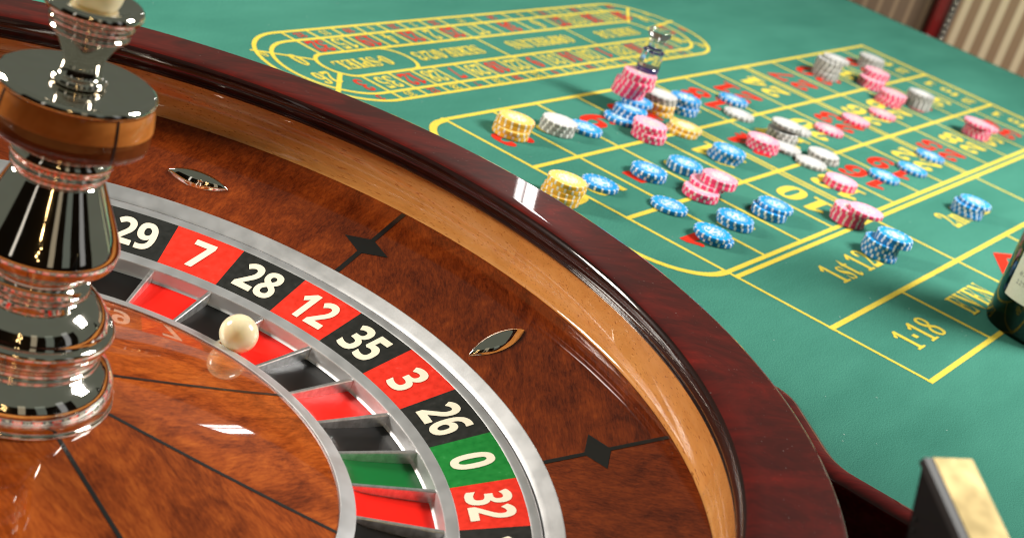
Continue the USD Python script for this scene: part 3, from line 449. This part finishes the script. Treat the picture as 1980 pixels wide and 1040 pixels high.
dw2 = wood('collar_wood_dark', [(.3, (.085, .022, .006)), (.5, (.15, .040, .010)), (.7, (.22, .07, .018))], along=60, across=60, blotch=30, rough=.3, coat_rough=.02, bumps=.03)
turn('collar_lower', [(.405, 2.0), (.436, 2.008), (.452, 2.026), (.457, 2.06), (.457, 2.10), (.456, 2.1445)], dw2, k=4, smooth=40)
turn('collar', [(.4565, 2.1455), (.4595, 2.149), (.455, 2.19), (.447, 2.25), (.436, 2.30)], dw, k=4, smooth=40)
for q in range(4):
    a = math.radians(258 + 90 * q)
    pr = [(r + .05, z) for r, z in [(.4535, 2.026), (.459, 2.06), (.459, 2.10), (.4585, 2.14), (.4615, 2.149), (.457, 2.19), (.449, 2.25), (.438, 2.30)]]
    obj('collar_inlay', lathe(pr, 2, a - .019, a + .019, c=TC), black_wood, turret)
turn('collar_top', [(.434, 2.30), (.441, 2.305), (.443, 2.325), (.436, 2.345), (.418, 2.356), (.398, 2.352), (.378, 2.342), (.20, 2.340), (.09, 2.342)], k=0, smooth=40)
turn('stem', [(.09, 2.342), (.118, 2.352), (.124, 2.372), (.112, 2.392), (.085, 2.402), (.076, 2.43), (.074, 2.47), (.080, 2.505), (.094, 2.545), (.118, 2.59), (.145, 2.632), (.172, 2.665)], n=96)
turn('cup', [(.172, 2.665), (.188, 2.672), (.193, 2.69), (.182, 2.704), (.186, 2.715), (.202, 2.730), (.210, 2.752), (.204, 2.768), (.214, 2.785), (.240, 2.805), (.252, 2.832), (.244, 2.862), (.22, 2.880), (.18, 2.872), (.13, 2.852), (.05, 2.846)], n=96)
turn('finial', [(.075, 2.848), (.088, 2.858), (.102, 2.89), (.114, 2.95), (.120, 3.03), (.112, 3.12), (.075, 3.20), (.02, 3.245), (-.046, 3.26)], ivory, 64)

bs = trimesh.creation.icosphere(subdivisions=4, radius=.158)
bp_ = ray(462, 645, -.152); bs.apply_translation([bp_[0], bp_[1], -.152])
tag(obj('roulette_ball', bs, ivory, smooth=True), 'ivory white roulette ball resting in the red 12 pocket', 'ball')

# ------------------------------------------------------------------ chips
CR, CT = .2215, .0485
body_prof = [(.0005, 0), (CR - .009, 0), (CR - .002, .002), (CR, .009), (CR, CT - .009), (CR - .002, CT - .002), (CR - .009, CT), (.0005, CT)]
spot_prof = [(CR - .027, CT + .0009), (CR - .009, CT + .0009), (CR - .0014, CT - .0014), (CR + .0010, CT - .009), (CR + .0010, .009), (CR - .003, .0015)]
def chip_parts():
    q = CR / .3035
    sp = [lathe(spot_prof, 3, 2 * pi * i / 16 - .054, 2 * pi * i / 16 + .054) for i in range(16)]
    dash = union_all([affinity.rotate(box(.174 * q, -.012 * q, .192 * q, .012 * q), 360 * i / 18, origin=(0, 0)) for i in range(18)])
    v1 = Polygon([(-.075, .10), (-.04, .10), (0, -.03), (.04, .10), (.075, .10), (.018, -.10), (-.018, -.10)])
    emb = affinity.scale(union_all([Point(0, 0).buffer(.150).difference(Point(0, 0).buffer(.134)), v1, box(-.115, -.03, -.075, .05), box(.075, -.03, .115, .05), box(-.045, .112, .045, .127), box(-.06, -.126, .06, -.108)]), q, q, origin=(0, 0))
    cen = Point(0, 0).buffer(.155 * q)
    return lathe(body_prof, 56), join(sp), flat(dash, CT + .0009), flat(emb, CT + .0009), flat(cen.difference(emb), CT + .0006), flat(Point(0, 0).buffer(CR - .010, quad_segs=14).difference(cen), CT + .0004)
PARTS = chip_parts()
CHIPMAT = {}
def worn(name, col, rough=.42):
    """Moulded clay: every chip a little lighter or darker than the next, with faint scuffs and handling marks."""
    return M(name, {'o': ('object_info', {}), 'v': ('map_range', {'from_min': 0.0, 'from_max': 1.0, 'to_min': .84, 'to_max': 1.10}), 't': ('texture_coordinate', {}), 'n': ('noise_texture', {'scale': 240.0, 'detail': 5.0, 'roughness': .65}),
        's': ('map_range', {'from_min': .52, 'from_max': .75, 'to_min': 1.0, 'to_max': .80, 'clamp': True}), 'mu': ('math', {'math_type': 'multiply'}), 'h': ('hsv', {'color': col}),
        'r': ('map_range', {'from_min': .3, 'from_max': .7, 'to_min': rough - .08, 'to_max': rough + .16}), 'p': ('principled_bsdf', {'specular_ior_level': .4})},
        [('o.random', 'v.value'), ('t.object', 'n.vector'), ('n.fac', 's.value'), ('v.result', 'mu.value1'), ('s.result', 'mu.value2'), ('mu.value', 'h.value'), ('h.color', 'p.base_color'), ('n.fac', 'r.value'), ('r.result', 'p.roughness')])
def chipmat(nm, col, sp):
    return (worn('chip_%s' % nm, col), worn('chip_%s_spots' % nm, sp, .45))
CHIPMAT['blue'] = chipmat('blue', (.004, .20, .52), (.80, .82, .84)) + ((.80, .84, .88), (.06, .44, .78), (.003, .31, .72))  # last colour: paler top, the gloss of lit tops painted in
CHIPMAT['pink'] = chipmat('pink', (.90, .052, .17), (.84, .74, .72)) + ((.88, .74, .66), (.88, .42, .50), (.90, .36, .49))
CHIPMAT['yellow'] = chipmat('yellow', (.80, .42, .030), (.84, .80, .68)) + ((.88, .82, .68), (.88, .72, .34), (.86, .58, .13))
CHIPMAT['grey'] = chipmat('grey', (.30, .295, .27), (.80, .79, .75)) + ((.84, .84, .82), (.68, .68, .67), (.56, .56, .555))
FIRST = {}
def chip(colour, x, y, z, rot, label, group):
    loc = np.array([x, y, z]) * S
    if colour not in FIRST:
        t = thing('%s_chip' % colour, label, 'chip', (x, y, z), rot, group)
        b, s, e, p, lit_top = CHIPMAT[colour]
        face = worn('chip_%s_face' % colour, e, .45); pale = worn('chip_%s_centre' % colour, p, .45); top = worn('chip_%s_top' % colour, lit_top, .5)
        obj('body', PARTS[0], b, t, smooth=40); obj('edge_inlay', PARTS[1], s, t, smooth=40)
        obj('dash_ring', PARTS[2], s, t, smooth=False); obj('emblem', PARTS[3], face, t, smooth=False); obj('centre_label', PARTS[4], pale, t, smooth=False); obj('top_face', PARTS[5], top, t, smooth=False)  # the last disc puts the light washing over the tops into colour
        FIRST[colour] = t; return t
    t = thing('%s_chip' % colour, label, 'chip', (x, y, z), rot, group)
    t.GetReferences().AddInternalReference(FIRST[colour].GetPath()); t.SetInstanceable(True)
    return t
# (what the stack is called, [(colour, number of chips, pixel of the top face's centre), ...] from the bottom up)
STACKS = [
 ('yellow stack on the red 3 near the wheel', [('yellow', 2, (991, 245)), ('yellow', 2, (998.8, 227.4))]),
 ('grey stack right of the yellow stack on the 3', [('grey', 3, (1083.9, 232.3))]),
 ('lone blue chip tucked behind the near grey stack', [('blue', 1, (1132.9, 245.2))]),
 ('lone blue chip left of the glass marker stack', [('blue', 1, (1200.5, 226))]),
 ('tall stack under the glass marker', [('blue', 3, (1221, 209)), ('blue', 1, (1233, 193)), ('pink', 4, (1223, 156)), ('pink', 4, (1240.5, 139.8))]),
 ('grey and yellow stack beside the marker stack', [('yellow', 3, (1276, 196)), ('grey', 2, (1280, 181.5))]),
 ('blue stack beside the grey and yellow stack', [('blue', 2, (1322, 202)), ('blue', 2, (1326, 188))]),
 ('pink stack in front of the marker stack', [('pink', 2, (1256.5, 254)), ('pink', 2, (1258.5, 237.5))]),
 ('low yellow stack right of the pink stack', [('yellow', 1, (1320, 250)), ('yellow', 1, (1328, 243.7))]),
 ('yellow stack half hidden by the wheel rim', [('yellow', 2, (1087, 371)), ('yellow', 1, (1090.5, 361)), ('yellow', 2, (1098.2, 346))]),
 ('lone blue chip against the yellow stack by the rim', [('blue', 1, (1161.5, 352.3))]),
 ('blue pair right of the rim side yellow stack', [('blue', 1, (1257, 333.5)), ('blue', 1, (1255.9, 326))]),
 ('blue pair just behind the leaning pink stack', [('blue', 2, (1325.2, 313.9))]),
 ('leaning pink stack with its top chips slid right', [('pink', 2, (1359, 366)), ('pink', 1, (1370, 351)), ('pink', 2, (1392.5, 340.8))]),
 ('blue stack behind the leaning pink stack', [('blue', 1, (1401, 301)), ('blue', 2, (1410.7, 288.3))]),
 ('lone blue chip in front of the leaning pink stack', [('blue', 1, (1295.3, 394.7))]),
 ('blue pair between the 1 and the three high blue stack', [('blue', 1, (1420.5, 426)), ('blue', 1, (1423.9, 419))]),
 ('blue pair nearest the wheel corner of the layout', [('blue', 1, (1381.5, 455)), ('blue', 1, (1380.3, 448))]),
 ('blue stack left of the yellow 10', [('blue', 2, (1491, 402)), ('blue', 1, (1499.9, 394.7))]),
 ('lone blue chip on the red 12', [('blue', 1, (1419, 191))]),
 ('lone grey chip below the red 12', [('grey', 1, (1429.7, 218.8))]),
 ('mid table grey stack with slid top chips', [('grey', 3, (1516, 252)), ('grey', 1, (1541, 248)), ('grey', 1, (1524, 239.3))]),
 ('pink stack in front of the mid table grey stack', [('pink', 3, (1478, 268))]),
 ('lone grey chip half hidden by a pink stack', [('grey', 1, (1519.7, 283.7))]),
 ('lone grey chip nearest the yellow 13', [('grey', 1, (1569, 312.2))]),
 ('grey pair beside the lone grey chip', [('grey', 1, (1594, 303.5)), ('grey', 1, (1595, 296.7))]),
 ('lone pink chip on the 18 line, nearest of three', [('pink', 1, (1604, 249))]),
 ('tall grey stack at the far edge with its top slid', [('grey', 5, (1604, 121.5)), ('grey', 1, (1608, 117)), ('grey', 1, (1618, 112.5))]),
 ('far grey stack behind the pink stacks', [('grey', 4, (1688.3, 111.2))]),
 ('pink stack before the farthest grey stack', [('pink', 3, (1687, 152)), ('pink', 2, (1696.7, 138))]),
 ('pink stack left of the right hand grey stack', [('pink', 2, (1720, 190)), ('pink', 2, (1727.8, 179.5))]),
 ('grey stack right of the two far pink stacks', [('grey', 3, (1779, 191)), ('grey', 2, (1783.2, 180.4))]),
 ('lone pink chip in front of the far pink stacks', [('pink', 1, (1707, 218.5))]),
 ('lone pink chip in the middle of a row of three', [('pink', 1, (1655.6, 230.2))]),
 ('lone blue chip on the 25 line, farthest of three', [('blue', 1, (1799.5, 300))]),
 ('lone blue chip in the middle of a blue row', [('blue', 1, (1765, 325))]),
 ('lone blue chip on the red 19, nearest of three', [('blue', 1, (1711, 338.7))]),
 ('pink pair on the yellow 13', [('pink', 1, (1625, 354)), ('pink', 1, (1628.8, 347.5))]),
 ('pink stack on the double line with a slid top chip', [('pink', 4, (1647, 401)), ('pink', 1, (1676, 405.7))]),
 ('blue stack on the first dozen lettering', [('blue', 4, (1709, 464)), ('blue', 2, (1733, 455))]),
 ('blue stack on the second dozen lettering', [('blue', 3, (1876, 394)), ('blue', 1, (1888.3, 389.5))]),
 ('pink stack at the far right with slid top chips', [('pink', 3, (1893, 247)), ('pink', 1, (1907, 243)), ('pink', 1, (1891.5, 236))]),
]
ORD = ['top', 'second', 'third', 'fourth', 'fifth', 'sixth', 'seventh', 'eighth', 'ninth', 'tenth', 'eleventh', 'bottom']
rng = random.Random(11)
MARKER = None
for desc, groups in STACKS:
    tot = sum(g[1] for g in groups); k = 0; last = None
    for gi, (colour, num, px) in enumerate(groups):
        ztop = CT * (k + num) + .006
        p = ray(px[0], px[1], ztop)
        for j in range(num):
            jx, jy = (rng.uniform(-.010, .010), rng.uniform(-.010, .010)) if tot > 1 else (0, 0)
            i = tot - 1 - k
            if tot == 1: lab = desc.replace('lone ', 'single ')
            else:
                o = 'bottom' if i == tot - 1 and tot > 1 else ORD[i]
                lab = '%s chip of the %s' % (o, desc) if o in ('top', 'bottom') else '%s chip down in the %s' % (o, desc)
                if tot > 8: lab += ', ' + colour
            chip(colour, p[0] + jx, p[1] + jy, .006 + CT * k, rng.uniform(0, 2 * pi), lab, None if tot == 1 else desc)
            k += 1
        last = p

# glass win marker
mz = .006 + CT * 12; mp = ray(1250.5, 137.5, mz)
glass = plain('clear_glass', (.97, .97, 1.0), .0, transmission_weight=1.0, ior=1.28)
navy = plain('navy_resin', (.010, .010, .10), .15, coat_weight=1.0)
mk = thing('win_marker', 'clear crystal win marker with a navy base standing on the tall pink stack', 'marker')
mc = (mp[0], mp[1])
def mlathe(prof, n, c): return lathe([(r * .80, mz + (z - mz) * .80) for r, z in prof], n, c=c)
obj('marker_base', mlathe([(.001, mz + .001), (.180, mz + .001), (.188, mz + .012), (.188, mz + .075), (.180, mz + .086), (.001, mz + .086)], 48, c=mc), navy, mk, smooth=35)
obj('marker_body', mlathe([(.001, mz + .087), (.178, mz + .087), (.182, mz + .10), (.176, mz + .325), (.168, mz + .338), (.001, mz + .338)], 10, c=mc), glass, mk, smooth=False)
obj('marker_collar', mlathe([(.150, mz + .339), (.176, mz + .339), (.180, mz + .352), (.176, mz + .362), (.150, mz + .362), (.150, mz + .339)], 48, c=mc), navy, mk, smooth=35)
obj('marker_knob', mlathe(smoothline([(.001, mz + .339), (.11, mz + .339), (.116, mz + .40), (.108, mz + .47), (.114, mz + .52), (.128, mz + .54), (.126, mz + .56), (.15, mz + .575), (.185, mz + .61), (.190, mz + .66), (.175, mz + .70), (.12, mz + .715), (.001, mz + .717)], 4), 40, c=mc), glass, mk, smooth=40)

# ------------------------------------------------------------------ wine bottle
bc = (2.815, -6.47)
bottle = thing('wine_bottle', 'dark green glass wine bottle with a cream label on the EVEN box', 'bottle')
gb = M('bottle_glass', {'p': ('principled_bsdf', {'base_color': (.0035, .0075, .0015), 'roughness': .03, 'transmission_weight': .8, 'ior': 1.5})}, [])
BR = .536
obj('glass_body', lathe([(.001, .04), (.30, .06), (.42, .014), (.47, .010), (.515, .028), (BR, .075), (BR, 2.55)] + smoothline([(BR, 2.55), (.525, 2.75), (.46, 3.0), (.34, 3.28), (.235, 3.52), (.205, 3.75), (.20, 4.1)], 5).tolist() + [(.20, 4.12), (.225, 4.125), (.228, 4.25), (.20, 4.26), (.001, 4.26)], 96, c=bc), gb, bottle, smooth=40)
paper = M('label_paper', {'g': ('geometry', {}), 'n': ('noise_texture', {'scale': 900.0, 'detail': 3.0}), 'c': ('rgb_ramp', {'ramp': [(.3, (.62, .62, .48)), (.7, (.72, .71, .58))]}), 'p': ('principled_bsdf', {'roughness': .6})}, [('g.position', 'n.vector'), ('n.fac', 'c.fac'), ('c.color', 'p.base_color')])
LA = math.radians(137)
lab = obj('label', lathe([(BR + .001, .42), (BR + .0035, .425), (BR + .0035, 2.1), (BR + .001, 2.105)], 60, LA, LA + math.radians(175), c=bc), paper, bottle, smooth=40)
import meshkit
ink = plain('label_ink', (.16, .16, .14), .7)
def on_bottle(s, h, a_off, z):
    t = meshkit.text_mesh(s, h, depth=.0004); v = np.array(t.vertices); a = LA + (a_off + v[:, 0]) / BR
    return np.c_[bc[0] + (BR + .0042 + v[:, 2]) * np.cos(a), bc[1] + (BR + .0042 + v[:, 2]) * np.sin(a), z + v[:, 1]], np.array(t.faces)
obj('label_text', on_bottle('e75cl', .060, .085, .70), ink, lab, smooth=False)
obj('label_text', on_bottle('12%vol', .050, .085, .60), ink, lab, smooth=False)

# ------------------------------------------------------------------ sloping brass sign at the table's near corner
A = ray(1787, 886, 2.6); B = ray(1882, 890, 2.6); nv = (B - A) / np.linalg.norm(B - A); wd = np.linalg.norm(B - A)
ge = np.array([-.220, -.362, -.182]); be = np.array([-.069, -.114, -.398])
h = ge - nv * (ge @ nv); ghat = h / np.linalg.norm(h); bhat = be - nv * (be @ nv); bhat /= np.linalg.norm(bhat)
sign = thing('sloping_sign', 'black wedge shaped stand with a sloping brass plate at the lower right corner', 'sign stand')
def prism(poly, n0, n1):
    p = np.array(poly); k = len(p)
    v = np.vstack([p + nv * n0, p + nv * n1])
    f = [[i, (i + 1) % k, k + (i + 1) % k, k + i] for i in range(k)] 
    f = np.vstack([np.array([[a, b, c_] for a, b, c_, d in f] + [[a, c_, d] for a, b, c_, d in f]), [[0, i + 1, i] for i in range(1, k - 1)], [[k, k + i, k + i + 1] for i in range(1, k - 1)]])
    return v, f
up = np.cross(ghat, nv); up = up if up[2] > 0 else -up
L1 = 1.15; tl = (A[2] + 1.05) / -bhat[2]
P0, P1 = A.copy(), A + ghat * L1
P2 = np.array([P1[0], P1[1], -1.05]); P3 = A + bhat * tl
obj('stand_body', prism([P0 - up * .012, P1 - up * .012, P2, P3], 0.004, wd - .004), black_plastic, sign, smooth=False)
pp = [P0 - ghat * .004 - up * .012, P0 + up * .0, P0 + up * .012, P1 + up * .012, P1 - up * .012]
obj('edge_strip', prism([P0 - up * .035, P0 + up * .010, P1 + up * .010, P1 - up * .035], -.010, .050), dark_steel, sign, smooth=False)
obj('brass_plate', prism([P0 - up * .010, P0 + up * .013, P1 + up * .013, P1 - up * .010], .051, wd - .018), brass, sign, smooth=False)
for q in (.30, .36):
    sc = trimesh.creation.icosphere(subdivisions=2, radius=.008); sc.apply_translation(A + bhat * q + ghat * .02 - nv * .0)
    obj('screw', sc, dark_steel, sign, smooth=True)

# ------------------------------------------------------------------ striped chairs beyond the far end of the table
def yat(px, py, X):
    d = np.array([(px - 990) / FPX, (py - 520) / FPX, 1.0]) @ RM
    return (CAM + d * ((X - CAM[0]) / d[0]))[1]
def stripes(name, base_, light, pitch, duty, phase):
    return M(name, {'t': ('texture_coordinate', {}), 's': ('separate_xyz', {}), 'm': ('math', {'math_type': 'multiply_add', 'value2': 1 / (pitch * S), 'value3': phase}), 'fr': ('math', {'math_type': 'fraction'}),
        'c': ('rgb_ramp', {'ramp': [(0, base_), (.5 - duty / 2 - .06, base_), (.5 - duty / 2 + .04, light), (.5 + duty / 2 - .04, light), (.5 + duty / 2 + .06, base_), (1, base_)]}),
        'n': ('noise_texture', {'scale': 700.0, 'detail': 3.0}), 'b': ('bump', {'strength': .3, 'distance': .0006}), 'p': ('principled_bsdf', {'roughness': .75, 'sheen_weight': .2})},
        [('t.object', 's.vector'), ('s.y', 'm.value1'), ('m.value', 'fr.value1'), ('fr.value', 'c.fac'), ('c.color', 'p.base_color'), ('t.object', 'n.vector'), ('n.fac', 'b.height'), ('b.normal', 'p.normal')])
fab = stripes('striped_fabric', (.30, .19, .105), (.66, .53, .34), .345, .40, .2)
fab_shaded = stripes('striped_fabric_shaded', (.205, .135, .082), (.36, .25, .15), .315, .24, .4)  # shade on the left chair put into a darker fabric colour
red_lacquer = plain('red_lacquer', (.20, .006, .005), .3, coat_weight=.6)
trim = plain('grey_braid', (.10, .095, .085), .8)
nail_m = metal('nail_head', (.70, .64, .52), .25)
def chair(label, X, y_left, width, fabric, nails):
    c = thing('upholstered_chair', label, 'chair')
    y0 = y_left - width
    obj('left_post', man(rbox(X - .02, X + .6, y_left - .30, y_left, -11, 4.6, .05)), red_lacquer, c, smooth=40)
    obj('right_post', man(rbox(X - .02, X + .6, y0, y0 + .30, -11, 4.6, .05)), red_lacquer, c, smooth=40)
    obj('backrest', man(rbox(X - .10, X + .5, y0 + .305, y_left - .305, -3.8, 4.4, .09)), fabric, c, smooth=40)
    obj('top_rail', man(rbox(X, X + .6, y0 + .1, y_left - .1, 4.42, 4.75, .06)), red_lacquer, c, smooth=40)
    obj('seat', man(rbox(X + .52, X + 6.4, y0 + .1, y_left - .1, -5.6, -4.4, .25)), fabric, c, smooth=40)
    for q in (y0 + .1, y_left - .5): obj('leg', man(rbox(X + 5.8, X + 6.2, q, q + .4, -11, -5.62, .05)), red_lacquer, c, smooth=40)
    if nails:
        obj('braid_trim', man(rbox(X - .115, X - .08, y_left - .44, y_left - .305, -3.6, 4.3, .012)), trim, c, smooth=40)
        for i in range(20):
            s = trimesh.creation.icosphere(subdivisions=2, radius=.034); s.apply_translation([X - .125, y_left - .372, -.5 + .125 * i])
            obj('nail', s, nail_m, c, smooth=True)
    return c
XR = 17.9
yl = yat(1787.7, 67.7, XR)
chair('beige striped chair with red wooden post and nailhead trim at the far right', XR, yl, 7.4, fab, True)
chair('striped chair back left of the red post, fabric colour darkened for shade', XR + .5, yl + 7.3, 7.4, fab_shaded, False)
